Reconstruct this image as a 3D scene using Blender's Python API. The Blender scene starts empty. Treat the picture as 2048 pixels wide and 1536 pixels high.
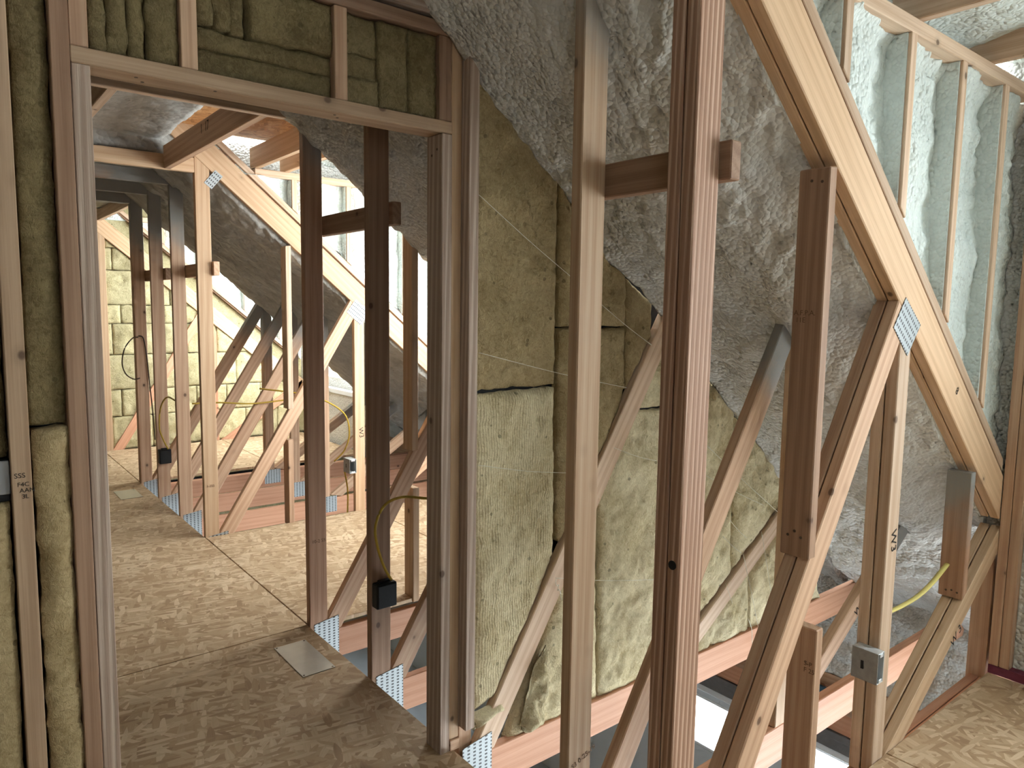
import bpy, bmesh, math, random
import numpy as np
from mathutils import Vector, Matrix
from mathutils.geometry import delaunay_2d_cdt

random.seed(7)
scn = bpy.context.scene
col = scn.collection

# ------------------------------------------------------------------ camera
cam_d = bpy.data.cameras.new('camera')
cam_d.sensor_width = 36.0
cam_d.lens = 1455.03 / 2048 * 36.0
cam_d.clip_start = 0.02
cam = bpy.data.objects.new('camera', cam_d)
col.objects.link(cam)
YAW, PIT, ROL = math.radians(51.297), math.radians(-5.935), math.radians(0.777)
fw = Vector((math.cos(YAW) * math.cos(PIT), math.sin(YAW) * math.cos(PIT), math.sin(PIT)))
rt = Vector((math.sin(YAW), -math.cos(YAW), 0))
up = rt.cross(fw)
rt2 = rt * math.cos(ROL) + up * math.sin(ROL)
up2 = up * math.cos(ROL) - rt * math.sin(ROL)
m = Matrix((rt2, up2, -fw)).transposed().to_4x4()
m.translation = (0, 0, 1.508)
cam.matrix_world = m
scn.camera = cam

# ------------------------------------------------------------------ daylight
world = bpy.data.worlds.new('sky')
scn.world = world
world.use_nodes = True
bg = world.node_tree.nodes['Background']
bg.inputs[0].default_value = (0.90, 0.97, 1.0, 1)
bg.inputs[1].default_value = 13.0


def portal(name, loc, rot, sx, sy):
    """daylight entering through a window opening of the building"""
    d = bpy.data.lights.new(name, 'AREA')
    d.shape = 'RECTANGLE'
    d.size, d.size_y = sx, sy
    d.cycles.is_portal = True
    o = bpy.data.objects.new(name, d)
    col.objects.link(o)
    o.location = loc
    o.rotation_euler = rot
    return o


# dormer windows: y range, z range, all in the plane of the front walls (x = 3.5)
DW = [(-1.40, 0.15, 0.55, 2.15), (3.26, 4.32, 0.45, 2.15), (6.9, 8.1, 0.55, 2.15)]
# lower storey windows in the eave wall (x = 4.36)
LW = [(2.83, 3.30, -1.70, -1.31), (1.55, 2.22, -1.75, -1.26), (-2.1, 1.3, -2.6, -0.75), (4.9, 5.6, -1.9, -1.1), (6.6, 7.3, -1.9, -1.1)]  # last three openings are unseen, sized for the light they let in
RX = (0, math.radians(90), 0)
for y0, y1, z0, z1 in DW:
    portal('window_daylight', (3.52, (y0 + y1) / 2, (z0 + z1) / 2), RX, z1 - z0, y1 - y0)
for y0, y1, z0, z1 in LW:
    portal('window_daylight', (4.40, (y0 + y1) / 2, (z0 + z1) / 2), RX, z1 - z0, y1 - y0)
# unseen window added in the gable end behind the camera for fill
BW = (-1.5, -0.9, 1.1, 1.7)
portal('window_daylight', ((BW[0] + BW[1]) / 2, -2.3, (BW[2] + BW[3]) / 2), (math.radians(90), 0, 0), BW[1] - BW[0], BW[3] - BW[2])

vs = scn.view_settings
vs.view_transform = 'Standard'
vs.look = 'None'
vs.exposure = 0.25
vs.gamma = 1.0
vs.use_curve_mapping = False
scn.cycles.use_denoising = True
scn.cycles.max_bounces = 5
scn.cycles.diffuse_bounces = 3
scn.cycles.glossy_bounces = 2
scn.cycles.use_adaptive_sampling = True
scn.cycles.adaptive_threshold = 0.12
scn.cycles.adaptive_min_samples = 14
scn.cycles.caustics_reflective = False
scn.cycles.caustics_refractive = False
scn.cycles.sample_clamp_indirect = 8.0


# ------------------------------------------------------------------ numpy noise
_rs = np.random.RandomState(3)
_P = _rs.permutation(512)
_P = np.concatenate([_P, _P, _P])
_V = _rs.rand(512) * 2 - 1


def vnoise(x, y, z=0.0):
    x, y = np.asarray(x, float), np.asarray(y, float)
    z = np.zeros_like(x) + z
    xi, yi, zi = np.floor(x).astype(int), np.floor(y).astype(int), np.floor(z).astype(int)
    xf, yf, zf = x - xi, y - yi, z - zi
    s = lambda t: t * t * (3 - 2 * t)
    xf, yf, zf = s(xf), s(yf), s(zf)

    def h(a, b, c):
        return _V[_P[_P[_P[a & 511] + (b & 511)] + (c & 511)] & 511]
    r = 0
    for dx in (0, 1):
        for dy in (0, 1):
            for dz in (0, 1):
                r = r + h(xi + dx, yi + dy, zi + dz) * (xf if dx else 1 - xf) * (yf if dy else 1 - yf) * (zf if dz else 1 - zf)
    return r


def fbm(x, y, seed=0.0, octs=3):
    r, a, f = 0, 1.0, 1.0
    for i in range(octs):
        r = r + a * vnoise(x * f + 17.3 * i, y * f + 5.1 * i, seed + 0.37 * i)
        a *= 0.5
        f *= 2.03
    return r


def sstep(a, b, t):
    t = np.clip((t - a) / (b - a), 0, 1)
    return t * t * (3 - 2 * t)


# ------------------------------------------------------------------ materials
class NT:
    def __init__(self, name):
        self.m = bpy.data.materials.new(name)
        self.m.use_nodes = True
        self.t = self.m.node_tree
        self.n = self.t.nodes
        self.b = self.n['Principled BSDF']
        self.b.inputs['Roughness'].default_value = 0.75
        self.b.inputs['Specular IOR Level'].default_value = 0.25

    def node(self, typ, **kw):
        n = self.n.new(typ)
        for k, v in kw.items():
            setattr(n, k, v)
        return n

    def L(self, a, b):
        self.t.links.new(a, b)

    def val(self, sock, v):
        if isinstance(v, bpy.types.NodeSocket):
            self.L(v, sock)
        else:
            sock.default_value = v

    def math(self, op, a, b=0.0, c=None, clamp=False):
        n = self.node('ShaderNodeMath', operation=op, use_clamp=clamp)
        self.val(n.inputs[0], a)
        self.val(n.inputs[1], b)
        if c is not None:
            self.val(n.inputs[2], c)
        return n.outputs[0]

    def mix(self, fac, a, b, blend='MIX'):
        n = self.node('ShaderNodeMix', data_type='RGBA', blend_type=blend)
        self.val(n.inputs[0], fac)
        for s, v in ((n.inputs[6], a), (n.inputs[7], b)):
            if isinstance(v, tuple):
                v = (*v, 1) if len(v) == 3 else v
            self.val(s, v)
        return n.outputs[2]

    def mapping(self, vec, scale=(1, 1, 1), rot=(0, 0, 0), loc=(0, 0, 0)):
        n = self.node('ShaderNodeMapping')
        self.L(vec, n.inputs[0])
        self.val(n.inputs[1], loc)
        n.inputs[2].default_value = rot
        n.inputs[3].default_value = scale
        return n.outputs[0]

    def noise(self, vec, scale=5, detail=3, rough=0.55, dist=0.0):
        n = self.node('ShaderNodeTexNoise')
        self.L(vec, n.inputs['Vector'])
        n.inputs['Scale'].default_value = scale
        n.inputs['Detail'].default_value = detail
        n.inputs['Roughness'].default_value = rough
        n.inputs['Distortion'].default_value = dist
        return n.outputs[0]

    def voro(self, vec, scale=5, feature='F1', rnd=1.0):
        n = self.node('ShaderNodeTexVoronoi', feature=feature)
        self.L(vec, n.inputs['Vector'])
        n.inputs['Scale'].default_value = scale
        n.inputs['Randomness'].default_value = rnd
        return n

    def ramp(self, fac, stops):
        n = self.node('ShaderNodeValToRGB')
        self.L(fac, n.inputs[0])
        e = n.color_ramp.elements
        while len(e) < len(stops):
            e.new(0.5)
        for i, (p, c) in enumerate(stops):
            e[i].position = p
            e[i].color = (*c, 1) if len(c) == 3 else c
        return n.outputs[0]

    def smooth(self, v, a, b):
        n = self.node('ShaderNodeMapRange', interpolation_type='SMOOTHSTEP')
        self.L(v, n.inputs[0])
        n.inputs[1].default_value = a
        n.inputs[2].default_value = b
        return n.outputs[0]

    def bump(self, h, strength=0.4, dist=0.01):
        n = self.node('ShaderNodeBump')
        self.L(h, n.inputs['Height'])
        n.inputs['Strength'].default_value = strength
        n.inputs['Distance'].default_value = dist
        self.L(n.outputs[0], self.b.inputs['Normal'])

    def color(self, c):
        self.val(self.b.inputs['Base Color'], (*c, 1) if isinstance(c, tuple) else c)


SPRAY = (0.30, 0.30, 0.285)


def wood(name, light, dark, spray=0, rings=0.5, rough=False, rs=2.0, rd=5.0):
    """sawn softwood, grain along the local x axis; spray = reach of foam overspray below the roof slope"""
    M = NT(name)
    tc = M.node('ShaderNodeTexCoord')
    oi = M.node('ShaderNodeObjectInfo')
    off = M.node('ShaderNodeVectorMath', operation='SCALE')
    off.inputs[0].default_value = (37.0, 19.0, 23.0)
    M.L(oi.outputs['Random'], off.inputs['Scale'])
    add = M.node('ShaderNodeVectorMath', operation='ADD')
    M.L(tc.outputs['Object'], add.inputs[0])
    M.L(off.outputs[0], add.inputs[1])
    v = add.outputs[0]
    warp = M.noise(M.mapping(v, (1.1, 6, 6)), 1.0, 2)
    # cathedral ring bands
    w = M.node('ShaderNodeTexWave', wave_type='BANDS', bands_direction='DIAGONAL')
    M.L(M.mapping(v, (0.22, 9.0, 9.0)), w.inputs['Vector'])
    w.inputs['Scale'].default_value = rs
    w.inputs['Distortion'].default_value = rd
    w.inputs['Detail'].default_value = 2.0
    w.inputs['Detail Scale'].default_value = 0.8
    g1 = M.noise(M.mapping(v, (3.0, 230, 230)), 1.0, 3, 0.65)
    g2 = M.noise(M.mapping(v, (1.0, 24, 24)), 1.0, 3)
    f = M.math('MULTIPLY', w.outputs[1], 0.45 * rings)
    f = M.math('MULTIPLY_ADD', g1, 0.8, f)
    f = M.math('SUBTRACT', f, 0.12)
    f = M.math('MULTIPLY_ADD', g2, 0.5, f)
    f = M.math('MULTIPLY_ADD', warp, 0.25, f)
    f = M.smooth(f, 0.45, 1.10)
    c = M.mix(f, light, dark)
    tone = M.math('MULTIPLY_ADD', oi.outputs['Random'], 0.30, 0.85)
    c = M.mix(1.0, c, tone, 'MULTIPLY')
    # knots
    kv = M.voro(M.mapping(v, (0.75, 1, 1)), 7.2)
    sep = M.node('ShaderNodeSeparateColor')
    M.L(kv.outputs['Color'], sep.inputs[0])
    km = M.math('SUBTRACT', 1.0, M.smooth(kv.outputs['Distance'], 0.045, 0.085))
    km = M.math('MULTIPLY', km, M.math('GREATER_THAN', sep.outputs[0], 0.32))
    c = M.mix(M.math('MULTIPLY', km, 0.85), c, (0.075, 0.035, 0.02))
    halo = M.math('SUBTRACT', 1.0, M.smooth(kv.outputs['Distance'], 0.06, 0.20))
    halo = M.math('MULTIPLY', halo, M.math('GREATER_THAN', sep.outputs[0], 0.32))
    c = M.mix(M.math('MULTIPLY', halo, 0.25), c, tuple(x * 0.5 for x in dark))
    if spray:
        geo = M.node('ShaderNodeNewGeometry')
        sx = M.node('ShaderNodeSeparateXYZ')
        M.L(geo.outputs['Position'], sx.inputs[0])
        d = M.math('MULTIPLY_ADD', sx.outputs[0], 0.836, sx.outputs[2])
        d = M.math('SUBTRACT', d, 3.53)
        nz = M.noise(geo.outputs['Position'], 7, 3)
        d = M.math('MULTIPLY_ADD', nz, 0.30, d)
        d = M.math('SUBTRACT', d, 0.15)
        k = M.smooth(d, -spray - 0.16, -spray + 0.14)
        fine = M.noise(geo.outputs['Position'], 260, 2)
        k = M.math('MULTIPLY', k, M.math('MULTIPLY_ADD', fine, 0.5, 0.72), clamp=True)
        c = M.mix(k, c, SPRAY)
    M.color(c)
    h = M.math('MULTIPLY_ADD', w.outputs[1], 0.3 * rings, g1)
    M.bump(h, 0.25 if not rough else 0.6, 0.0015 if not rough else 0.003)
    M.b.inputs['Roughness'].default_value = 0.62
    M.b.inputs['Specular IOR Level'].default_value = 0.3
    return M.m


W_TAN = wood('fir_tan', (0.62, 0.42, 0.28), (0.45, 0.265, 0.165))
W_TAN_SP = wood('fir_tan_oversprayed', (0.62, 0.42, 0.28), (0.45, 0.265, 0.165), spray=0.42)
W_PALE = wood('fir_pale', (0.73, 0.555, 0.41), (0.55, 0.365, 0.235))
W_GOLD = wood('pine_gold', (0.70, 0.49, 0.315), (0.54, 0.34, 0.195), rings=0.45)
W_PINK = wood('fir_pink', (0.66, 0.36, 0.23), (0.52, 0.25, 0.14), rings=0.35)
W_RED = wood('fir_red', (0.39, 0.245, 0.16), (0.27, 0.155, 0.095), rings=0.6)
W_RED_SP = wood('fir_red_oversprayed', (0.46, 0.28, 0.18), (0.32, 0.17, 0.10), spray=0.20)
W_TAN_S2 = wood('fir_tan_lightly_oversprayed', (0.58, 0.41, 0.27), (0.42, 0.26, 0.15), spray=0.18)
W_BROWN = wood('fir_brown', (0.50, 0.35, 0.23), (0.36, 0.235, 0.145))
W_GREY = wood('fir_greyed', (0.54, 0.43, 0.35), (0.36, 0.26, 0.20), rings=1.3, rough=True, rs=3.0, rd=4.0)
W_LINES = wood('fir_coarse_grain', (0.66, 0.46, 0.34), (0.36, 0.20, 0.13), rings=1.7, rough=True, rs=4.2, rd=1.6)


def foam_mat(name, base, dark, bscale=1.0, bump=0.5):
    M = NT(name)
    geo = M.node('ShaderNodeNewGeometry')
    p = geo.outputs['Position']
    n1 = M.noise(p, 2.2, 4)
    n2 = M.noise(p, 22 * bscale, 3)
    f = M.math('MULTIPLY_ADD', n2, 0.5, M.math('MULTIPLY', n1, 0.7))
    c = M.mix(M.smooth(f, 0.35, 0.85), dark, base)
    pit = M.voro(p, 55 * bscale)
    ps = M.node('ShaderNodeSeparateColor')
    M.L(pit.outputs['Color'], ps.inputs[0])
    pk = M.math('MULTIPLY', M.math('LESS_THAN', pit.outputs['Distance'], 0.16), M.math('GREATER_THAN', ps.outputs[0], 0.93))
    c = M.mix(M.math('MULTIPLY', pk, 0.7), c, (0.10, 0.09, 0.08))
    M.color(c)
    b1 = M.noise(p, 30 * bscale, 2, 0.5)
    vb = M.voro(p, 48 * bscale, 'F1')
    M.bump(M.math('MULTIPLY_ADD', M.math('POWER', vb.outputs['Distance'], 1.6), -0.9, b1), bump, 0.010)
    M.b.inputs['Roughness'].default_value = 0.7
    return M.m


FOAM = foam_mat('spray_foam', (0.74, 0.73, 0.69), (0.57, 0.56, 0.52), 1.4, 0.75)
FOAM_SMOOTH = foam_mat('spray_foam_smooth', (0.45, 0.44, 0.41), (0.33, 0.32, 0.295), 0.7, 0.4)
FOAM_SKYLIT = foam_mat('spray_foam_skylit', (0.80, 0.86, 0.82), (0.66, 0.72, 0.69), 1.4, 0.8)  # pale cyan of skylight on the dormer foam is mixed into this colour


def wool_mat(name, base, dark, ribs=False):
    M = NT(name)
    geo = M.node('ShaderNodeNewGeometry')
    oi = M.node('ShaderNodeObjectInfo')
    off = M.node('ShaderNodeVectorMath', operation='SCALE')
    off.inputs[0].default_value = (7.0, 9.0, 3.0)
    M.L(oi.outputs['Random'], off.inputs['Scale'])
    add = M.node('ShaderNodeVectorMath', operation='ADD')
    M.L(geo.outputs['Position'], add.inputs[0])
    M.L(off.outputs[0], add.inputs[1])
    p = add.outputs[0]
    n1 = M.noise(p, 6, 4, 0.6)
    n2 = M.noise(p, 60, 4, 0.65, 1.0)
    n3 = M.noise(M.mapping(p, (1, 1, 0.35), (0, 0.5, 0)), 180, 3, 0.7, 2.0)
    f = M.math('MULTIPLY_ADD', n2, 0.5, M.math('MULTIPLY', n1, 0.5))
    f = M.math('MULTIPLY_ADD', n3, 0.4, f)
    c = M.mix(M.smooth(f, 0.50, 0.90), dark, base)
    fl = M.voro(p, 28)
    fs = M.node('ShaderNodeSeparateColor')
    M.L(fl.outputs['Color'], fs.inputs[0])
    k = M.math('MULTIPLY', M.math('LESS_THAN', fl.outputs['Distance'], 0.2), M.math('GREATER_THAN', fs.outputs[0], 0.9))
    c = M.mix(M.math('MULTIPLY', k, 0.5), c, (0.10, 0.08, 0.04))
    tone = M.math('MULTIPLY_ADD', oi.outputs['Random'], 0.22, 0.89)
    c = M.mix(1.0, c, tone, 'MULTIPLY')
    M.color(c)
    h = M.math('MULTIPLY_ADD', n3, 0.5, n2)
    if ribs:
        w = M.node('ShaderNodeTexWave', wave_type='BANDS', bands_direction='X')
        M.L(p, w.inputs['Vector'])
        w.inputs['Scale'].default_value = 30
        w.inputs['Distortion'].default_value = 1.0
        w.inputs['Detail'].default_value = 3.0
        h = M.math('MULTIPLY_ADD', w.outputs[1], 0.26, h)
    M.bump(h, 0.8, 0.010)
    M.b.inputs['Roughness'].default_value = 0.95
    M.b.inputs['Specular IOR Level'].default_value = 0.05
    return M.m


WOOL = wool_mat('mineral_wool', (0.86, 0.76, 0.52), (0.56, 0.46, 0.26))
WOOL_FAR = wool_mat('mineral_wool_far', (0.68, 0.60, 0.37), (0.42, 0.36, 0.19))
WOOL_SHADED = wool_mat('mineral_wool_shaded', (0.57, 0.445, 0.25), (0.36, 0.265, 0.13))  # darker wool copy; the weaker light on these batts is in the colour
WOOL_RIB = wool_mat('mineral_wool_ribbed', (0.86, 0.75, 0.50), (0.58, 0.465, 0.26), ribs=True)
WOOL_DARK = wool_mat('mineral_wool_deep_shade', (0.31, 0.245, 0.125), (0.155, 0.115, 0.055))  # darkest wool copy; the dimness of the door wall is put into the colour


def osb_mat(name, stops, scale=1.0):
    M = NT(name)
    geo = M.node('ShaderNodeNewGeometry')
    p = geo.outputs['Position']
    nz = M.node('ShaderNodeTexNoise')
    M.L(p, nz.inputs['Vector'])
    nz.inputs['Scale'].default_value = 3.5
    warp = M.node('ShaderNodeVectorMath', operation='MULTIPLY_ADD')
    M.L(nz.outputs['Color'], warp.inputs[0])
    warp.inputs[1].default_value = (0.03, 0.03, 0.0)
    M.L(p, warp.inputs[2])
    q = warp.outputs[0]
    col_, hgt = None, None
    for i, (ang, sx, sy) in enumerate([(0.25, 8, 30), (1.75, 9, 40), (-0.75, 8, 44), (0.9, 10, 55), (-1.3, 9, 42), (0.15, 11, 60)]):
        rq = M.mapping(q, (1, 1, 1), (0, 0, ang))
        mp = M.mapping(rq, (sx * scale, sy * scale, 1), (0, 0, 0), (i * 3.7, i * 1.9, 0))
        vo = M.node('ShaderNodeTexVoronoi', feature='F1', voronoi_dimensions='2D')
        M.L(mp, vo.inputs['Vector'])
        vo.inputs['Scale'].default_value = 1.0
        s = M.node('ShaderNodeSeparateColor')
        M.L(vo.outputs['Color'], s.inputs[0])
        grain = M.noise(M.mapping(rq, (8 * scale, 190 * scale, 1)), 1.0, 2)
        v = M.math('MULTIPLY_ADD', grain, 0.35, M.math('MULTIPLY', s.outputs[0], 0.75))
        cc = M.ramp(v, stops)
        if col_ is None:
            col_, hgt = cc, s.outputs[1]
        else:
            k = M.math('MULTIPLY', M.math('GREATER_THAN', s.outputs[2], 0.56), M.math('LESS_THAN', vo.outputs['Distance'], 0.47))
            col_ = M.mix(k, col_, cc)
            hm = M.node('ShaderNodeMix', data_type='FLOAT')
            M.L(k, hm.inputs[0])
            M.L(hgt, hm.inputs[2])
            M.L(s.outputs[1], hm.inputs[3])
            hgt = hm.outputs[0]
    big = M.noise(p, 1.3, 3)
    col_ = M.mix(M.math('MULTIPLY', M.smooth(big, 0.45, 0.75), 0.25), col_, stops[0][1])
    M.color(col_)
    M.bump(hgt, 0.25, 0.002)
    M.b.inputs['Roughness'].default_value = 0.55
    return M.m


OSB = osb_mat('osb_floor_strands', [(0.0, (0.29, 0.17, 0.095)), (0.35, (0.46, 0.31, 0.18)), (0.65, (0.56, 0.40, 0.25)), (1.0, (0.74, 0.57, 0.39))], 0.85)
OSB_ROOF = osb_mat('osb_roof_strands', [(0.0, (0.25, 0.11, 0.04)), (0.4, (0.45, 0.22, 0.08)), (0.7, (0.55, 0.29, 0.12)), (1.0, (0.66, 0.40, 0.20))])


def plain(name, c, rough=0.6, metal=0.0, noise=0.0, nscale=30, bump=0.0):
    M = NT(name)
    if noise:
        geo = M.node('ShaderNodeNewGeometry')
        n = M.noise(geo.outputs['Position'], nscale, 4)
        M.color(M.mix(M.smooth(n, 0.3, 0.75), tuple(x * (1 - noise) for x in c), c))
        if bump:
            M.bump(n, bump, 0.003)
    else:
        M.color(c)
    M.b.inputs['Roughness'].default_value = rough
    M.b.inputs['Metallic'].default_value = metal
    return M.m


def plate_mat():
    """galvanised truss plate with rows of punched tooth slots"""
    M = NT('galvanised_tooth_plate')
    tc = M.node('ShaderNodeTexCoord')
    uv = tc.outputs['Object']
    br = M.node('ShaderNodeTexBrick', offset=0.5, squash=1.0)
    M.L(M.mapping(uv, (60, 60, 60), (0, 0, 0)), br.inputs['Vector'])
    br.inputs['Color1'].default_value = (1, 1, 1, 1)
    br.inputs['Color2'].default_value = (1, 1, 1, 1)
    br.inputs['Mortar'].default_value = (0, 0, 0, 1)
    br.inputs['Scale'].default_value = 1.0
    br.inputs['Brick Width'].default_value = 1.5
    br.inputs['Row Height'].default_value = 0.75
    br.inputs['Mortar Size'].default_value = 0.20
    br.inputs['Mortar Smooth'].default_value = 0.0
    sx = M.node('ShaderNodeSeparateXYZ')
    M.L(uv, sx.inputs[0])
    fx = M.math('FRACT', M.math('MULTIPLY', sx.outputs[0], 40.0))
    fz = M.math('FRACT', M.math('MULTIPLY', sx.outputs[1], 75.0))
    slot = M.math('MULTIPLY', M.math('LESS_THAN', M.math('ABSOLUTE', M.math('SUBTRACT', fx, 0.5)), 0.22),
                  M.math('LESS_THAN', M.math('ABSOLUTE', M.math('SUBTRACT', fz, 0.5)), 0.24))
    M.color(M.mix(slot, (0.38, 0.41, 0.42), (0.07, 0.07, 0.07)))
    M.b.inputs['Metallic'].default_value = 0.35
    M.b.inputs['Roughness'].default_value = 0.45
    return M.m


PLATE = plate_mat()
STEEL = plain('brushed_steel', (0.60, 0.60, 0.57), 0.38, 0.85, 0.15, 8)
GALV = plain('galvanised_box_steel', (0.36, 0.37, 0.37), 0.5, 0.5, 0.2, 40)
GALV_IN = plain('galvanised_rim', (0.75, 0.78, 0.80), 0.4, 0.4)
BLACK = plain('black_plastic', (0.016, 0.017, 0.019), 0.5, 0, 0.4, 200)
CABLE_Y = plain('cable_yellow', (0.55, 0.36, 0.05), 0.45, 0, 0.25, 25)
CABLE_YB = plain('cable_bright_yellow', (0.78, 0.66, 0.22), 0.45)
WIRE = plain('dark_wire', (0.06, 0.035, 0.02), 0.5)
TWINE = plain('white_twine', (0.80, 0.76, 0.64), 0.8)
DRYWALL = plain('pale_drywall', (0.66, 0.70, 0.73), 0.8, 0, 0.06, 3)
SLAB = plain('pale_blue_grey_slab', (0.42, 0.46, 0.50), 0.7, 0, 0.1, 3)
DARKTRIM = plain('grey_header_board', (0.20, 0.19, 0.19), 0.6, 0, 0.2, 20)
VINYL = plain('white_vinyl_frame', (0.80, 0.82, 0.84), 0.4)
INK = plain('black_marker_ink', (0.03, 0.025, 0.02), 0.7)
STAMP = plain('brown_mill_stamp_ink', (0.16, 0.09, 0.05), 0.8)
MAROON = plain('maroon_chalk_paint', (0.22, 0.05, 0.08), 0.75, 0, 0.3, 30)
GAP_SHADE = plain('gap_shade_black', (0.03, 0.03, 0.032), 0.55, 0, 0.4, 30)  # black that stands in for shade in open gaps
FOIL = plain('foil_duct', (0.62, 0.63, 0.62), 0.35, 0.8, 0.4, 18, 0.5)
TARP = plain('blue_tarp', (0.05, 0.11, 0.17), 0.5)
GREYBOX = plain('grey_cover_plate', (0.30, 0.30, 0.31), 0.55)
NAIL = plain('nail_head', (0.10, 0.07, 0.05), 0.5, 0.3)


def glass_mat():
    M = NT('window_glass')
    M.b.inputs['Transmission Weight'].default_value = 1.0
    M.b.inputs['Roughness'].default_value = 0.0
    M.b.inputs['IOR'].default_value = 1.01
    M.color((0.97, 1.0, 1.0))
    return M.m


GLASS = glass_mat()


# ------------------------------------------------------------------ object helpers
def empty(name, loc=(0, 0, 0), label=None, cat=None, group=None, kind=None):
    o = bpy.data.objects.new(name, None)
    col.objects.link(o)
    o.location = loc
    o.empty_display_size = 0.1
    tag(o, label, cat, group, kind)
    return o


def tag(o, label=None, cat=None, group=None, kind=None):
    if label:
        o['label'] = label
    if cat:
        o['category'] = cat
    if group:
        o['group'] = group
    if kind:
        o['kind'] = kind
    return o


def origin_of(parent):
    v = Vector((0, 0, 0))
    while parent is not None:
        v = v + Vector(parent['_o']) if '_o' in parent else v + parent.location
        parent = None
    return v


def place(o, M, parent):
    """put o at world matrix M under parent (parents carry any matrix already set)"""
    col.objects.link(o)
    if parent is not None:
        o.parent = parent
        pm = PM.get(parent.name, Matrix.Translation(parent.location))
        o.matrix_basis = pm.inverted() @ M
    else:
        o.matrix_basis = M
    PM[o.name] = M.copy()


PM = {}


def frame_from(gv, origin):
    x = Vector(gv).normalized()
    ref = Vector((0, 1, 0)) if abs(x.y) < 0.9 else Vector((0, 0, 1))
    z = x.cross(ref).normalized()
    y = z.cross(x)
    R = Matrix((x, y, z)).transposed().to_4x4()
    R.translation = origin
    return R


def solid(name, verts, faces, gv, mat, parent=None, bevel=0.002, smooth=False):
    """closed mesh from world verts; the object's local x axis runs along gv (the grain)"""
    c = sum((Vector(v) for v in verts), Vector()) / len(verts)
    M = frame_from(gv, c)
    Mi = M.inverted()
    bm = bmesh.new()
    bv = [bm.verts.new(Mi @ Vector(v)) for v in verts]
    for f in faces:
        bm.faces.new([bv[i] for i in f])
    bmesh.ops.recalc_face_normals(bm, faces=bm.faces)
    if bevel:
        bmesh.ops.bevel(bm, geom=list(bm.edges), offset=bevel, segments=1, affect='EDGES', clamp_overlap=True)
    me = bpy.data.meshes.new(name)
    bm.to_mesh(me)
    bm.free()
    me.materials.append(mat)
    o = bpy.data.objects.new(name, me)
    place(o, M, parent)
    return o


def box(name, x0, x1, y0, y1, z0, z1, mat, parent=None, grain='z', bevel=0.002):
    vs_ = [(x, y, z) for z in (z0, z1) for y in (y0, y1) for x in (x0, x1)]
    fs = [(0, 2, 3, 1), (4, 5, 7, 6), (0, 1, 5, 4), (2, 6, 7, 3), (0, 4, 6, 2), (1, 3, 7, 5)]
    gv = {'x': (1, 0, 0), 'y': (0, 1, 0), 'z': (0, 0, 1)}[grain]
    return solid(name, vs_, fs, gv, mat, parent, bevel)


def prism(name, poly, y0, y1, gv, mat, parent=None, bevel=0.002):
    """polygon in the x-z plane, extruded from y0 to y1"""
    n = len(poly)
    vs_ = [(x, y0, z) for x, z in poly] + [(x, y1, z) for x, z in poly]
    fs = [tuple(range(n)), tuple(range(2 * n - 1, n - 1, -1))]
    fs += [(i, (i + 1) % n, n + (i + 1) % n, n + i) for i in range(n)]
    return solid(name, vs_, fs, gv, mat, parent, bevel)


def mesh_obj(name, verts, faces, mat, parent=None, smooth=True):
    me = bpy.data.meshes.new(name)
    me.from_pydata([tuple(v) for v in verts], [], [tuple(f) for f in faces])
    me.materials.append(mat)
    if smooth:
        me.polygons.foreach_set('use_smooth', [True] * len(me.polygons))
    me.update()
    o = bpy.data.objects.new(name, me)
    place(o, Matrix.Identity(4), parent)
    return o


def tube(name, pts, r, mat, parent=None, res=6, cyc=False, flat=None):
    """round cable swept through points (Catmull-Rom)"""
    P = [Vector(p) for p in pts]
    if len(P) > 2:
        Q = []
        n = len(P)
        for i in range(n - (0 if cyc else 1)):
            a, b, c, d = (P[(i - 1) % n] if cyc or i else P[0]), P[i], P[(i + 1) % n], (P[(i + 2) % n] if cyc or i + 2 < n else P[-1])
            for k in range(res):
                t = k / res
                Q.append(0.5 * ((2 * b) + (c - a) * t + (2 * a - 5 * b + 4 * c - d) * t * t + (3 * b - a - 3 * c + d) * t ** 3))
        if not cyc:
            Q.append(P[-1])
        P = Q
    S = 7
    verts, faces = [], []
    n = len(P)
    for i, p in enumerate(P):
        t = (P[min(i + 1, n - 1)] - P[max(i - 1, 0)]).normalized()
        ref = Vector((0, 0, 1)) if abs(t.z) < 0.9 else Vector((1, 0, 0))
        u = t.cross(ref).normalized()
        w = u.cross(t)
        for k in range(S):
            a = 2 * math.pi * k / S
            verts.append(p + u * (r * math.cos(a)) + w * ((flat or r) * math.sin(a)))
    for i in range(n - 1 + (1 if cyc else 0)):
        j = (i + 1) % n
        for k in range(S):
            faces.append((i * S + k, i * S + (k + 1) % S, j * S + (k + 1) % S, j * S + k))
    if not cyc:
        faces.append(tuple(range(S - 1, -1, -1)))
        faces.append(tuple((n - 1) * S + k for k in range(S)))
    return mesh_obj(name, verts, faces, mat, parent)


def lettering(name, text, loc, xdir, ydir, size, mat, parent):
    """flat ink lettering lying on a surface; xdir = reading direction, ydir = up of the letters"""
    cu = bpy.data.curves.new(name, 'FONT')
    cu.body = text
    cu.size = size
    cu.extrude = 0.0002
    cu.materials.append(mat)
    cu.resolution_u = 3
    tmp = bpy.data.objects.new(name, cu)
    col.objects.link(tmp)
    bpy.context.view_layer.update()
    me = bpy.data.meshes.new_from_object(tmp.evaluated_get(bpy.context.evaluated_depsgraph_get()))
    bpy.data.objects.remove(tmp)
    bpy.data.curves.remove(cu)
    me.name = name
    if not me.materials:
        me.materials.append(mat)
    o = bpy.data.objects.new(name, me)
    x = Vector(xdir).normalized()
    y = Vector(ydir).normalized()
    z = x.cross(y)
    M = Matrix((x, y, z)).transposed().to_4x4()
    M.translation = loc
    place(o, M, parent)
    return o


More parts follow.
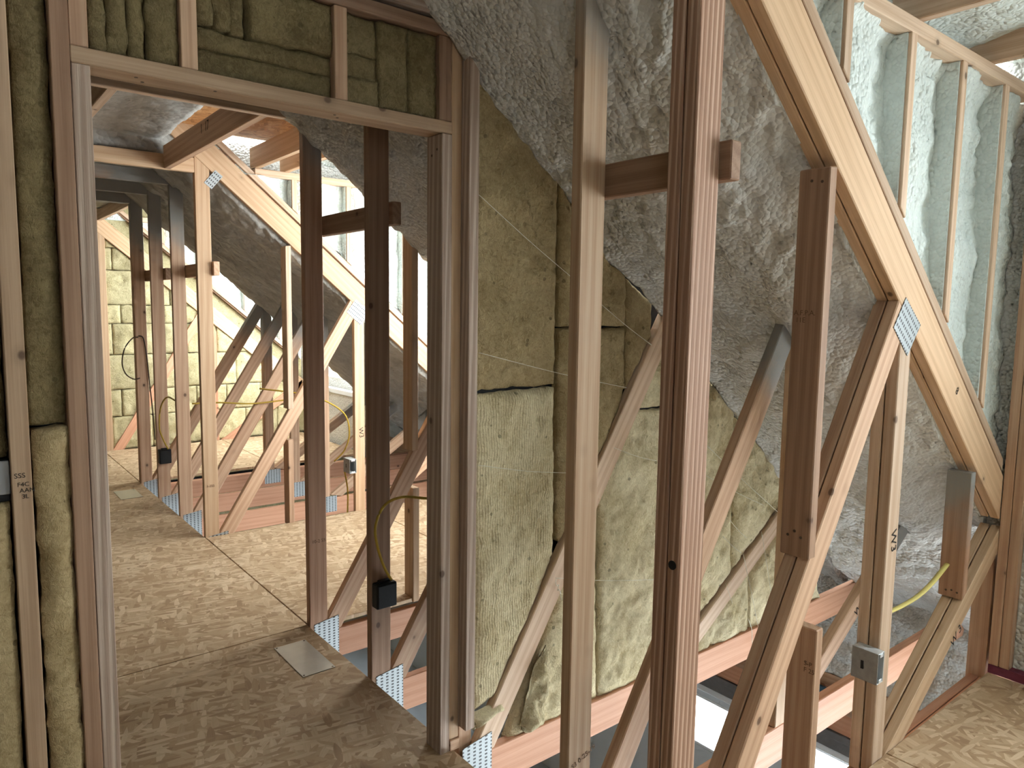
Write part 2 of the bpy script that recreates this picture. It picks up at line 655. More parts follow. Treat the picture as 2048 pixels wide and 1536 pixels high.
# ------------------------------------------------------------------ heightfield sheets (spray foam) and wool batts
def sheet(name, f, u0, u1, v0, v1, du, dv, mat, parent=None, skirt=None):
    """grid over (u, v); f(U, V) -> X, Y, Z arrays; skirt = offset vector closing the border so the sheet has depth"""
    nu, nv = max(2, int(round((u1 - u0) / du)) + 1), max(2, int(round((v1 - v0) / dv)) + 1)
    U, V = np.meshgrid(np.linspace(u0, u1, nu), np.linspace(v0, v1, nv), indexing='ij')
    X, Y, Z = f(U, V)
    verts = np.stack([X, Y, Z], -1).reshape(-1, 3)
    i, j = np.meshgrid(np.arange(nu - 1), np.arange(nv - 1), indexing='ij')
    a = (i * nv + j).ravel()
    faces = np.stack([a, a + nv, a + nv + 1, a + 1], -1).tolist()
    if skirt is not None:
        ring = [(k, 0) for k in range(nu)] + [(nu - 1, k) for k in range(1, nv)] + [(k, nv - 1) for k in range(nu - 2, -1, -1)] + [(0, k) for k in range(nv - 2, 0, -1)]
        ids = [p * nv + q for p, q in ring]
        base = len(verts)
        verts = np.concatenate([verts, verts[ids] + np.array(skirt)])
        n = len(ids)
        for k in range(n):
            faces.append([ids[k], base + k, base + (k + 1) % n, ids[(k + 1) % n]])
        faces.append([base + k for k in range(n)])
    return mesh_obj(name, verts.tolist(), faces, mat, parent)


def lumps(x, y, s=0.0):
    """cauliflower surface of sprayed foam"""
    return (0.012 * fbm(x * 4, y * 4, s) + 0.008 * np.abs(fbm(x * 12, y * 12, s + 2, 2)) + 0.006 * vnoise(x * 36, y * 36, s + 5) * np.clip(0.75 + vnoise(x * 2.2, y * 2.2, s + 9), 0.15, 1.6))


def dist_poly(px, py, poly):
    d = np.full(px.shape, 1e9)
    n = len(poly)
    for i in range(n):
        ax, ay = poly[i]
        bx, by = poly[(i + 1) % n]
        ex, ey = bx - ax, by - ay
        t = np.clip(((px - ax) * ex + (py - ay) * ey) / (ex * ex + ey * ey + 1e-12), 0, 1)
        d = np.minimum(d, np.hypot(px - ax - t * ex, py - ay - t * ey))
    return d


def in_poly(px, py, poly):
    c = np.zeros(px.shape, bool)
    n = len(poly)
    for i in range(n):
        ax, ay = poly[i]
        bx, by = poly[(i + 1) % n]
        if ay == by:
            continue
        k = ((ay > py) != (by > py)) & (px < (bx - ax) * (py - ay) / (by - ay) + ax)
        c ^= k
    return c


def batt(poly, yf, label, thick=0.085, mat=None, res=0.014, bulge=0.012, amp=0.008, seed=None, group='mineral wool batts', name='mineral_wool_batt'):
    """a fluffy batt whose outline lies in the x-z plane, front face towards -y"""
    seed = random.random() * 40 if seed is None else seed
    # densify outline with slight ragged edge
    out = []
    n = len(poly)
    for i in range(n):
        a, b = poly[i], poly[(i + 1) % n]
        L = math.hypot(b[0] - a[0], b[1] - a[1])
        k = max(1, int(L / (res * 1.2)))
        nx, nz = (b[1] - a[1]) / (L + 1e-9), -(b[0] - a[0]) / (L + 1e-9)
        for q in range(k):
            t = q / k
            x, z = a[0] + (b[0] - a[0]) * t, a[1] + (b[1] - a[1]) * t
            w = 0.0045 * float(fbm(np.array([x * 30]), np.array([z * 30]), seed)[0]) * (1 if 0 < q else 0)
            out.append((x + nx * w, z + nz * w))
    xs, zs = [p[0] for p in out], [p[1] for p in out]
    gx, gz = np.meshgrid(np.arange(min(xs), max(xs), res), np.arange(min(zs), max(zs), res), indexing='ij')
    gx = gx.ravel() + (np.random.RandomState(int(seed * 10)).rand(gx.size) - 0.5) * res * 0.5
    gz = gz.ravel()
    ok = in_poly(gx, gz, out)
    gx, gz = gx[ok], gz[ok]
    if len(gx):
        ok = dist_poly(gx, gz, out) > res * 0.45
        gx, gz = gx[ok], gz[ok]
    pts = [Vector((p[0], p[1])) for p in out] + [Vector((a, b)) for a, b in zip(gx, gz)]
    nb = len(out)
    v2, e2, f2, *_ = delaunay_2d_cdt(pts, [(i, (i + 1) % nb) for i in range(nb)], [list(range(nb))], 1, 1e-6)
    px = np.array([v.x for v in v2])
    pz = np.array([v.y for v in v2])
    d = dist_poly(px, pz, out)
    pillow = bulge * (1 - np.exp(-d / 0.018))
    h = amp * fbm(px * 9, pz * 9, seed, 2) + amp * 0.55 * fbm(px * 34, pz * 34, seed + 3, 2)
    y = yf + 0.5 * bulge - pillow - h * (1 - np.exp(-d / 0.012))
    verts = [(a, b, c) for a, b, c in zip(px, y, pz)]
    faces = [tuple(f) for f in f2]
    # boundary edges -> side walls and back
    cnt = {}
    for f in faces:
        for i in range(len(f)):
            e = (f[i], f[(i + 1) % len(f)])
            cnt[e] = 1
    bd = [e for e in cnt if (e[1], e[0]) not in cnt]
    base = {}
    for e in bd:
        for k in e:
            if k not in base:
                base[k] = len(verts)
                verts.append((px[k], yf + thick, pz[k]))
    for a, b in bd:
        faces.append((b, a, base[a], base[b]))
    nxt = {a: b for a, b in bd}
    loop, s = [], bd[0][0]
    k = s
    for _ in range(len(bd)):
        loop.append(base[k])
        k = nxt.get(k, s)
        if k == s:
            break
    faces.append(tuple(loop))
    o = mesh_obj(name, verts, faces, mat or WOOL)
    tag(o, label, 'insulation', group)
    return o


def roof(x):
    return 3.53 - 0.836 * x


XK = 1.33          # face of the knee studs
SL = Vector((1, 0, -0.836)).normalized()

# ================================================================== SETTING
# ---- floors
ZF = 0.0
fl = empty('floor', (0, 0, 0), 'oriented strand board subfloor of the attic rooms and dormer bays', kind='structure')
TH = 0.02
gap = 0.003
for x0, x1 in ((-2.7, -1.11), (-1.11, 0.11), (0.11, XK)):
    for y0, y1 in ((-2.2, 0.74), (0.74, 3.18), (3.18, 5.62), (5.62, 8.31)):
        box('osb_panel', x0 + gap, x1 - gap, y0 + gap, y1 - gap, -TH, 0, OSB, fl, 'y', 0.0015)
for y0, y1 in ((-1.75, 1.028), (3.165, 4.818), (6.745, 8.30)):
    box('osb_panel', XK + gap, 2.50 - gap, y0, y1, -TH, 0, OSB, fl, 'y', 0.0015)
    box('osb_panel', 2.50 + gap, 3.43, y0, y1, -TH, 0, OSB, fl, 'y', 0.0015)


# ---- spray foam on the roof slopes between the trusses
def slope_fn(ya, yb, drop_a, drop_b, seed, ramp_w=0.25, tail=True):
    def f(U, V):
        t = sstep(0, 1, (V - ya) / ramp_w)
        drop = drop_a + (drop_b - drop_a) * t
        big = 0.035 * fbm(U * 1.6, V * 3.2, seed, 2)
        rows = 0.020 * np.abs(vnoise(U * 9, V * 1.3, seed + 7)) * sstep(2.9, 3.6, U)
        h = drop + big * np.clip(t + 0.15, 0, 1) + lumps(U, V, seed) * 1.5 + rows
        X = U - 0.3 * (h - drop)
        return X, V, roof(U) - h
    return f


fa = sheet('ceiling', slope_fn(1.10, 1.95, 0.0, 0.125, 1.0), 0.55, 4.45, 1.10, 1.945, 0.010, 0.009, FOAM, None, (0, 0, 0.30))
tag(fa, 'lumpy grey spray foam on the roof slope beside the doubled posts', kind='structure')
fb = sheet('ceiling', slope_fn(1.99, 3.19, 0.115, 0.115, 4.0), 1.05, 4.45, 2.02, 3.185, 0.013, 0.013, FOAM, None, (0, 0, 0.30))
tag(fb, 'grey spray foam slope seen through the top of the doorway', kind='structure')
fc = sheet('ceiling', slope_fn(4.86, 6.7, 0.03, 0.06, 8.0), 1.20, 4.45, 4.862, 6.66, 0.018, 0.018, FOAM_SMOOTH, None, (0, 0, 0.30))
tag(fc, 'smooth dark grey spray foam slope behind the row of far studs', kind='structure')


def flat_fn(z, seed, a=0.02):
    def f(U, V):
        return U, V, z - a * fbm(U * 2, V * 2, seed) - lumps(U, V, seed)
    return f


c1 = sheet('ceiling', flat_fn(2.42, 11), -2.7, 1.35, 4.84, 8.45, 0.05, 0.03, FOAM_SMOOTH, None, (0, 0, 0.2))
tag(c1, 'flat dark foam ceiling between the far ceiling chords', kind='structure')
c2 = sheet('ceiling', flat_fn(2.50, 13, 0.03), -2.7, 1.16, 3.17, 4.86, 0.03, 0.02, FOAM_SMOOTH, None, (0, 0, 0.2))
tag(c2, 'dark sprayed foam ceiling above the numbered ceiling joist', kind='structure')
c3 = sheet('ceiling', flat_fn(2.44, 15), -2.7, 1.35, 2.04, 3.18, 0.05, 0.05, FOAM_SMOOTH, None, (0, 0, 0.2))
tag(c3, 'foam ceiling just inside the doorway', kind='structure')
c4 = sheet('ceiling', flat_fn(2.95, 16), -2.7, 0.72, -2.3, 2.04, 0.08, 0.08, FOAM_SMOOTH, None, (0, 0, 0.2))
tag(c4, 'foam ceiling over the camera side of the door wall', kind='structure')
c5 = box('ceiling', 0.5, 3.6, -2.3, -1.76, 2.3, 2.95, FOAM_SMOOTH, None, 'x', 0)
tag(c5, 'closed roof beyond the near dormer', kind='structure')
# dormer roofs
r1 = sheet('ceiling', flat_fn(2.50, 17, 0.03), 0.60, 3.60, -1.8, 1.14, 0.016, 0.016, FOAM_SKYLIT, None, (0, 0, 0.2))
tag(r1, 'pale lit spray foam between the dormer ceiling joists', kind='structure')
r2 = sheet('ceiling', flat_fn(2.50, 19, 0.03), 1.90, 3.60, 3.10, 4.95, 0.016, 0.016, FOAM_SKYLIT, None, (0, 0, 0.2))
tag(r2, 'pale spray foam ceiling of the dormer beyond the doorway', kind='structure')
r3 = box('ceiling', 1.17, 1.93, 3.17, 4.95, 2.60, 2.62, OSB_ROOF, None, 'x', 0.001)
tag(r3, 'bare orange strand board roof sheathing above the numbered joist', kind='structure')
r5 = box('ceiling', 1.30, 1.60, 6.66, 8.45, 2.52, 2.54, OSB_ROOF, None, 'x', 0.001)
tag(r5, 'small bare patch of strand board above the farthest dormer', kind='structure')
r4 = sheet('ceiling', flat_fn(2.50, 21, 0.03), 1.55, 3.60, 6.60, 8.45, 0.03, 0.03, FOAM_SKYLIT, None, (0, 0, 0.2))
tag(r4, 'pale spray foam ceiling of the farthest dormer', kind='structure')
# roof deck in front of the dormers and over everything
for y0, y1 in ((-2.3, 1.10), (3.19, 4.86), (6.66, 8.6)):
    o = prism('ceiling', [(3.575, roof(3.575) + 0.02), (4.5, roof(4.5) + 0.02), (4.5, roof(4.5) + 0.16), (3.575, roof(3.575) + 0.16)], y0, y1, SL, FOAM, None, 0)
    tag(o, ('roof slope under the near dormer window' if y0 < 0 else 'roof slope under the dormer window beyond the doorway' if y0 < 5 else 'roof slope under the farthest dormer window'), kind='structure')

# ---- enclosing walls (mostly out of view)
w = box('wall_left', -2.85, -2.7, -2.4, 8.7, -2.8, 3.2, WOOL_DARK, None, 'y', 0)
tag(w, 'far side wall of the attic room', kind='structure')
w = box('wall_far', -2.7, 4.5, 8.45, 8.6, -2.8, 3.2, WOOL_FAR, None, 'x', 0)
tag(w, 'gable end wall behind the farthest wool batts', kind='structure')


def wall_with_hole(name, axis, c0, c1, a0, a1, z0, z1, holes, mat, label):
    """wall slab normal to axis with rectangular openings (a-range, z-range)"""
    r = empty(name, (0, 0, 0), label, kind='structure')
    cuts = sorted(holes)
    cur = a0

    def b(p0, p1, q0, q1):
        if p1 - p0 < 1e-4 or q1 - q0 < 1e-4:
            return
        if axis == 'x':
            box('wall_panel', c0, c1, p0, p1, q0, q1, mat, r, 'y', 0)
        else:
            box('wall_panel', p0, p1, c0, c1, q0, q1, mat, r, 'x', 0)
    for h0, h1, g0, g1 in cuts:
        b(cur, h0, z0, z1)
        b(h0, h1, z0, g0)
        b(h0, h1, g1, z1)
        cur = h1
    b(cur, a1, z0, z1)
    return r


wall_with_hole('wall_back', 'y', -2.4, -2.25, -2.85, 4.6, -2.8, 3.2, [BW], DRYWALL, 'gable wall behind the camera with a window added for fill')
# lower storey: eave wall split into pale wall and darker framing above
wl = wall_with_hole('wall_lower', 'x', 4.30, 4.42, -2.4, 8.6, -2.8, -0.70, sorted(LW), DRYWALL, 'pale lower storey eave wall with small bright windows')
for i, (z0, z1, mt, dx, nm) in enumerate(((-1.245, -1.20, VINYL, 0.0, 'window_head_trim'), (-1.195, -1.12, DARKTRIM, 0.012, 'header_board'), (-1.115, -1.07, DARKTRIM, 0.03, 'header_board'), (-1.065, -0.93, W_PINK, 0.02, 'rim_board'), (-0.925, -0.865, W_TAN, 0.04, 'rim_board'), (-0.86, -0.79, W_PINK, 0.02, 'rim_board'), (-0.785, -0.705, W_TAN, 0.04, 'rim_board'))):
    box(nm, 4.26 - dx, 4.299, 1.0, 4.2, z0, z1, mt, wl, 'y', 0.002)
sheet('foam_fill', lambda U, V: (4.24 - 1.6 * lumps(U, V * 0.5, 3.0) - 0.03 * np.abs(vnoise(V * 9, U * 0.8, 2.0)) - 0.02 * fbm(U * 2, V * 6, 5.0), U, V), 0.9, 3.4, -0.70, 0.02, 0.02, 0.015, FOAM, wl, (0.08, 0, 0))
box('eave_block', 4.33, 4.42, -2.4, 8.6, -0.85, -0.02, W_TAN, wl, 'y', 0)
box('tarp_scrap', 4.17, 4.19, 2.03, 2.20, -0.87, -0.78, TARP, wl, 'y', 0)
lf = box('floor_lower', -2.7, 4.3, -2.3, 8.5, -2.85, -2.75, SLAB, None, 'x', 0)
tag(lf, 'pale floor of the storey below, seen between the trusses', kind='structure')

nwin = 0


def window(x0, hole, label, fw_=0.05):
    global nwin
    nwin += 1
    y0, y1, z0, z1 = hole
    r = empty('window_%d' % nwin, (x0, (y0 + y1) / 2, z0), label, kind='structure')
    box('frame_stile', x0, x0 + 0.07, y0, y0 + fw_, z0, z1, VINYL, r, 'z', 0.003)
    box('frame_stile', x0, x0 + 0.07, y1 - fw_, y1, z0, z1, VINYL, r, 'z', 0.003)
    box('frame_rail', x0, x0 + 0.07, y0 + fw_, y1 - fw_, z0, z0 + fw_, VINYL, r, 'y', 0.003)
    box('frame_rail', x0, x0 + 0.07, y0 + fw_, y1 - fw_, z1 - fw_, z1, VINYL, r, 'y', 0.003)
    return r


lower_labels = ['small bright lower window seen beside the doubled post', 'small bright lower window at the bottom edge below the beams', 'unseen lower storey window under the near dormer, sized for its light', 'unseen lower storey window below the middle dormer, sized for its light', 'unseen lower storey window below the farthest studs, sized for its light']
for h, lb in zip(LW, lower_labels):
    window(4.30, h, lb, 0.022 if h[3] - h[2] < 0.6 else 0.05)
for h, lb in zip(DW, ['window of the near dormer', 'window of the dormer beyond the doorway', 'window of the farthest dormer']):
    window(3.46, h, lb)

# ---- dormer front walls
for i, (h, y0, y1, lb) in enumerate(((DW[0], -1.75, 0.952, 'foam filled front wall of the near dormer'), (DW[1], 3.19, 4.83, 'front wall of the dormer beyond the doorway'), (DW[2], 6.72, 8.4, 'front wall of the farthest dormer'))):
    wf = wall_with_hole('wall_front', 'x', 3.475, 3.56, y0, y1, -0.15, 2.7, [h], FOAM, lb)
    if i == 0:
        box('stud', 3.43, 3.56, 0.992, 1.029, 0.038, 2.35, W_TAN, wf)
        box('stud', 3.43, 3.56, 0.953, 0.990, 0.038, 2.35, W_TAN, wf)
        box('stud', 3.43, 3.56, 0.55, 0.588, 0.038, 2.35, W_TAN, wf)
        box('bottom_plate', 3.43, 3.56, -1.75, 1.029, 0.0, 0.038, MAROON, wf, 'y')
        box('stud', 3.46, 3.55, 1.045, 1.12, -0.19, 0.50, W_TAN, wf)
        box('foam_fill', 3.50, 3.57, 0.953, 1.30, 0.60, 2.7, FOAM, wf, 'z', 0)
        box('top_plate', 3.43, 3.56, -1.75, 1.02, 2.352, 2.39, W_TAN, wf, 'y')
# blind side of the near dormer
w = box('wall_near', 0.9, 3.6, -1.85, -1.76, -0.2, 2.95, FOAM_SKYLIT, None, 'x', 0)
tag(w, 'opposite foam cheek of the near dormer, out of view', kind='structure')


# ---- dormer cheek walls standing on the trimmer trusses
def cheek(y, label, studs, x_end, res, plates=True, foam_y=0.072):
    r = empty('wall_cheek', (2.0, y, 1.0), label, kind='structure')
    box('top_plate', 1.705, x_end, y, y + 0.089, 2.345, 2.389, W_PALE, r, 'x')
    # sole plate riding on the rafter
    k = 0.205
    prism('groove_shade_strip', [(1.40, roof(1.40) + 0.186), (x_end, roof(x_end) + 0.186), (x_end, roof(x_end) + k - 0.001), (1.40, roof(1.40) + k - 0.001)], y + 0.028, y + 0.089, SL, W_RED, r, 0.001)  # dark strip laid in the groove to stand for its shade
    prism('sole_plate', [(1.40, roof(1.40) + k), (x_end, roof(x_end) + k), (x_end, roof(x_end) + k + 0.050), (1.40, roof(1.40) + k + 0.050)], y + 0.006, y + 0.089, SL, W_PALE, r)
    for x in studs:
        zb = roof(x + 0.038) + k + 0.05
        prism('stud', [(x, roof(x) + k + 0.05), (x + 0.038, zb), (x + 0.038, 2.345), (x, 2.345)], y, y + 0.089, (0, 0, 1), W_PALE, r)
    # foam bays between studs
    for x in studs:
        box('foam_coat', x - 0.006, x - 0.0003, y + 0.010, y + 0.089, roof(x) + k + 0.06, 2.344, FOAM_SKYLIT, r, 'z', 0.001)
    edges = [1.40] + list(studs) + [x_end + 0.06]
    for i in range(len(edges) - 1):
        a, b = edges[i] + (0.038 if i else 0.0), edges[i + 1]
        if b - a < 0.05:
            continue
        sd = 30 + i * 3.1 + y

        def f(U, V, a=a, b=b, sd=sd):
            bot = roof(U) + k + 0.045
            Z = bot + (2.347 - bot) * V
            s = (U - a) / (b - a)
            prof = 0.028 * np.clip(np.minimum(s / 0.12, 1), 0, 1) * (1 - sstep(0.45 + 0.10 * fbm(Z * 3, Z * 0 + sd, sd), 0.80, s))
            edge = 0.018 * sstep(0.93, 1.0, V)
            Y = y + foam_y - prof - 1.7 * lumps(U, Z, sd) - edge - 0.012 * fbm(U * 5, Z * 3, sd)
            return U, Y, Z
        hgt = 2.345 - (roof(b) + k)
        sheet('foam_fill', f, a, b, 0.0, 1.0, res, res / max(0.3, hgt), FOAM_SKYLIT, r, (0, 0.10, 0))
    prism('sheathing', [(1.05, roof(1.05) + 0.15), (x_end, roof(x_end) + 0.15), (x_end, 2.75), (1.05, 2.75)], y + 0.19, y + 0.20, (1, 0, 0), FOAM, r, 0)
    return r


cheek(1.03, 'pale foam cheek wall of the near dormer with four bare studs', [1.945, 2.335, 2.722, 3.115], 3.43, 0.008)
cheek(4.82, 'brightly lit foam cheek wall of the dormer beyond the doorway', [1.95, 2.345, 2.80, 3.2], 3.43, 0.016)
cheek(8.36, 'glimpse of bright foam cheek wall in the farthest dormer', [1.95, 2.345, 2.8, 3.2], 3.43, 0.03)

# ================================================================== TRUSSES
DZ = -0.045     # top of the bottom chords
CB = -0.19


def plate(poly, y, parent, thick=0.0022, name='nail_plate'):
    gv = Vector((poly[1][0] - poly[0][0], 0, poly[1][1] - poly[0][1]))
    n = len(poly)
    vs_ = [(x, y - thick, z) for x, z in poly] + [(x, y, z) for x, z in poly]
    c = sum((Vector(v) for v in vs_), Vector()) / len(vs_)
    x = gv.normalized()
    zax = Vector((0, -1, 0))
    yax = zax.cross(x)
    M = Matrix((x, yax, zax)).transposed().to_4x4()
    M.translation = c
    Mi = M.inverted()
    fs = [tuple(range(n)), tuple(range(2 * n - 1, n - 1, -1))] + [(i, (i + 1) % n, n + (i + 1) % n, n + i) for i in range(n)]
    bm = bmesh.new()
    bv = [bm.verts.new(Mi @ Vector(v)) for v in vs_]
    for f in fs:
        bm.faces.new([bv[i] for i in f])
    bmesh.ops.recalc_face_normals(bm, faces=bm.faces)
    me = bpy.data.meshes.new(name)
    bm.to_mesh(me)
    bm.free()
    me.materials.append(PLATE)
    o = bpy.data.objects.new(name, me)
    place(o, M, parent)
    return o


def w1_top(z):
    return 1.412 + z / 1.62


W1V = Vector((1, 0, 1.62)).normalized()
W2V = Vector((1, 0, 0.67)).normalized()


def nails(parent, pts, y=None, r=0.004):
    for (x, yy, z) in pts:
        pass


def truss(y, label, plies=1, stud=W_TAN, web=W_TAN, raf=W_GOLD, vert=None, w2=None, chord=W_PINK, parts=None, raf_end=4.45, raf_dz=0.0,
          ceil=False, hang=None, hang_low=None, hx=1.905, hlx=1.90, stud_top=None, x_chord0=-0.3, base_plate=True, upper_plate=True, chord_plate=True):
    t = 0.038
    P = parts or ('stud', 'web', 'rafter', 'vertical', 'tie', 'chord')
    root = empty('roof_truss', (XK, y, 0), label, 'truss', 'attic roof trusses')
    H = {}
    for p in range(plies):
        ya, yb = y + p * 0.0405, y + p * 0.0405 + (0.038 if plies == 1 else 0.0365)
        if 'stud' in P:
            H['stud'] = H.get('stud') or None
            o = prism('knee_stud', [(XK, DZ), (XK + 0.089, DZ), (XK + 0.089, roof(XK + 0.089) + raf_dz), (XK, roof(XK) + raf_dz)], ya, yb, (0, 0, 1), stud, root, 0.003)
            H['stud'] = H['stud'] or o
        if 'rafter' in P:
            a = 0.55 if not ceil else 1.20
            d = raf_dz
            o = prism('rafter', [(a, roof(a) + d), (raf_end, roof(raf_end) + d), (raf_end, roof(raf_end) + 0.185 + d), (a, roof(a) + 0.185 + d)], ya, yb, SL, raf, root, 0.003)
            H['rafter'] = H.get('rafter') or o
        if 'chord' in P:
            box('bottom_chord', x_chord0, 4.28, ya, yb, CB, DZ, chord, root, 'x', 0.003)
        if 'web' in P:
            # left edge x = w1_top(z); horizontal width .104
            def cut(x0):
                # intersection of edge x = x0 + z/1.62 with roof line
                z = (3.53 + raf_dz - 0.836 * x0) / (1 + 0.836 / 1.62)
                return (x0 + z / 1.62, z)
            l, r_ = 1.412, 1.516
            poly = [(l + DZ / 1.62, DZ), (r_ + DZ / 1.62, DZ), cut(r_), cut(l)]
            o = prism('diagonal_web', poly, ya, yb, W1V, web, root, 0.003)
            H['web'] = H.get('web') or o
        if 'vertical' in P:
            o = prism('vertical_web', [(2.396, DZ), (2.475, DZ), (2.475, 1.40 + raf_dz), (2.396, 1.50 + raf_dz)], ya, yb, (0, 0, 1), vert or web, root, 0.003)
            H['vert'] = H.get('vert') or o
        if 'tie' in P:
            xa, xb = 2.476, 3.45
            zt = lambda x: 0.031 + 0.67 * (x - 2.552)
            o = prism('heel_web', [(xa, max(DZ, zt(xa) - 0.0)), (xa + 0.1, DZ), (xb, zt(xb) - 0.107), (xb, zt(xb))], ya, yb, W2V, w2 or web, root, 0.003)
            H['tie'] = H.get('tie') or o
    yb = y + plies * t
    if ceil:
        o = box('ceiling_chord', -2.6, XK, y, yb, 2.315, 2.404, stud if ceil is True else ceil, root, 'x', 0.003)
        H['ceil'] = o
    if hang is not None:
        z0 = (hx - 1.412) * 1.62
        prism('filler_stud', [(hx, z0 + 0.012), (hx + 0.038, z0 + 0.012), (hx + 0.038, roof(hx + 0.038) - 0.004), (hx, roof(hx) - 0.040)], y - 0.001, y + 0.088, (0, 0, 1), hang, root, 0.003)
    if hang_low is not None:
        prism('cripple_stud', [(hlx, -0.02), (hlx + 0.038, -0.02), (hlx + 0.038, 0.585), (hlx, 0.585)], y - 0.004, y + 0.085, (0, 0, 1), hang_low, root, 0.003)
    if base_plate:
        plate([(1.350, CB + 0.01), (1.475, CB + 0.01), (1.475, 0.022), (1.350, 0.002)], y - 0.0005, root)
    if upper_plate:
        plate([(2.337, 1.465), (2.409, 1.559), (2.529, 1.472), (2.446, 1.373)], y - 0.0005, root)
    if chord_plate:
        plate([(2.38, CB + 0.03), (2.53, CB + 0.03), (2.53, -0.03), (2.38, -0.03)], y - 0.0005, root)
    return root, H


# near doubled trimmer truss of the dormer
tC, hC = truss(1.03, 'doubled trimmer truss whose paired posts and webs fill the frame beside the camera', 2, stud=W_LINES, web=W_TAN, raf=W_GOLD, vert=W_PALE, w2=W_GOLD,
               hang=W_RED, hang_low=W_TAN, hlx=1.972, raf_end=3.428, base_plate=True)
# single truss behind it
tB, hB = truss(1.386, 'single truss between the doubled posts and the wool filled wall', 1, stud=W_TAN_S2, web=W_TAN_SP, vert=W_GOLD, w2=W_TAN_SP, chord=W_PINK, upper_plate=False, chord_plate=False)
# truss filled with mineral wool, in the line of the door wall
tD, hD = truss(1.93, 'truss packed with mineral wool in line with the door wall', 1, parts=('web', 'rafter', 'vertical', 'tie', 'chord'), web=W_PALE, upper_plate=False, chord_plate=False)
box('stub_stud', 1.352, 1.405, 1.955, 1.99, DZ, 0.12, W_TAN, tD)
box('packing_strip', 1.350, 1.388, 1.912, 1.99, 0.075, 2.33, W_GREY, tD)
tE, hE = truss(2.547, 'dark studded truss just inside the doorway carrying a black outlet box', 1, stud=W_RED, web=W_TAN, upper_plate=False, hang=None)
tF, hF = truss(3.16, 'truss at the near edge of the bright strand board floor inside the doorway', 1, stud=W_RED_SP, web=W_TAN, hang=W_GOLD, hang_low=W_GOLD, hx=1.885, hlx=1.89, ceil=W_PALE, upper_plate=False)
tG, hG = truss(4.82, 'clean bright truss with sloping rafter at the far edge of the bright floor', 1, stud=W_GOLD, web=W_TAN, raf=W_GOLD, vert=W_GOLD, hang=W_PALE, hang_low=W_TAN, hx=1.897, hlx=1.89, ceil=W_GOLD)
plate([(1.385, 2.26), (1.455, 2.345), (1.50, 2.31), (1.43, 2.225)], 4.8195, tG)
tH, hH = truss(5.43, 'first grey topped truss behind the clean bright truss', 1, stud=W_TAN_SP, web=W_TAN_SP, ceil=W_TAN_SP, upper_plate=False)
tI, hI = truss(6.04, 'second grey topped truss, with a small black outlet box', 1, stud=W_TAN_SP, web=W_TAN_SP, ceil=W_TAN_SP, upper_plate=False)
tK, hK = truss(6.65, 'doubled grey topped truss with a loop of dark wire, farthest of the stud row', 2, stud=W_TAN_SP, web=W_TAN_SP, ceil=W_TAN_SP, upper_plate=False)
tL, hL = truss(8.31, 'far end truss with orange rafter over the stacked wool blocks', 1, stud=W_GOLD, web=W_PINK, raf=W_GOLD, raf_dz=-0.19, ceil=W_PALE, upper_plate=False, base_plate=False, chord_plate=False)

# markings on the truss members
lettering('lettering', 'W3', (2.425, 1.0288, 0.80), (0.1, 0, -1), (1, 0, 0.1), 0.05, INK, hC['vert'])
lettering('lettering', 'W 3', (3.02, 1.0288, 0.225), (1, 0, 0.67), (-0.67, 0, 1), 0.055, INK, hC['tie'])
lettering('lettering', 'W2', (2.98, 1.3848, 0.235), (1, 0, 0.67), (-0.67, 0, 1), 0.05, INK, hB['tie'])
lettering('lettering', '8', (2.86, 1.0288, 1.23), (1, 0, -0.8), (0.8, 0, 1), 0.04, INK, hC['rafter'])
lettering('lettering', 'S3 0-25-19', (1.345, 1.3848, 0.22), (1, 0, 0.35), (-0.35, 0, 1), 0.022, STAMP, hB['stud'])
lettering('lettering', '10-2 55', (1.345, 3.1588, 0.40), (1, 0, 0), (0, 0, 1), 0.022, STAMP, hF['stud'])
lettering('lettering', '1-255', (1.345, 4.8188, 0.33), (1, 0, 0), (0, 0, 1), 0.022, STAMP, hG['stud'])
lettering('lettering', 'V', (1.86, 1.9288, -0.115), (1, 0, 0), (0, 0, 1), 0.05, INK, tD)
lettering('lettering', 'W3', (2.425, 4.8188, 0.62), (0.1, 0, -1), (1, 0, 0.1), 0.05, INK, hG['vert'])
fs_ = [c for c in tC.children if c.name.startswith('filler_stud')][0]
lettering('lettering', 'A.F.P.A.\n 11E', (1.9042, 1.112, 1.50), (0, -1, 0), (0, 0, 1), 0.020, STAMP, fs_)
cs_ = [c for c in tC.children if c.name.startswith('cripple_stud')][0]
lettering('lettering', 'S-P\nF 25', (1.9712, 1.06, 0.47), (0, -1, 0), (0, 0, 1), 0.02, STAMP, cs_)


# nail heads
def nail_dots(parent, pts, n):
    """small nail heads; n = outward normal"""
    nv = Vector(n)
    for p in pts:
        c = Vector(p)
        ref = Vector((0, 0, 1)) if abs(nv.z) < 0.9 else Vector((1, 0, 0))
        u = nv.cross(ref).normalized()
        w_ = nv.cross(u)
        V_ = [c + nv * 0.0008 + (u * math.cos(k * math.pi / 4) + w_ * math.sin(k * math.pi / 4)) * 0.0042 for k in range(8)] + [c - nv * 0.001 + (u * math.cos(k * math.pi / 4) + w_ * math.sin(k * math.pi / 4)) * 0.0042 for k in range(8)]
        F_ = [tuple(range(8)), tuple(range(15, 7, -1))] + [(k, (k + 1) % 8, 8 + (k + 1) % 8, 8 + k) for k in range(8)]
        mesh_obj('nail_head', V_, F_, NAIL, parent, False)


nail_dots(fs_, [(1.905, 1.055, 0.87), (1.905, 1.075, 0.885), (1.905, 1.095, 0.87), (1.905, 1.05, 1.86), (1.905, 1.08, 1.865)], (-1, 0, 0))
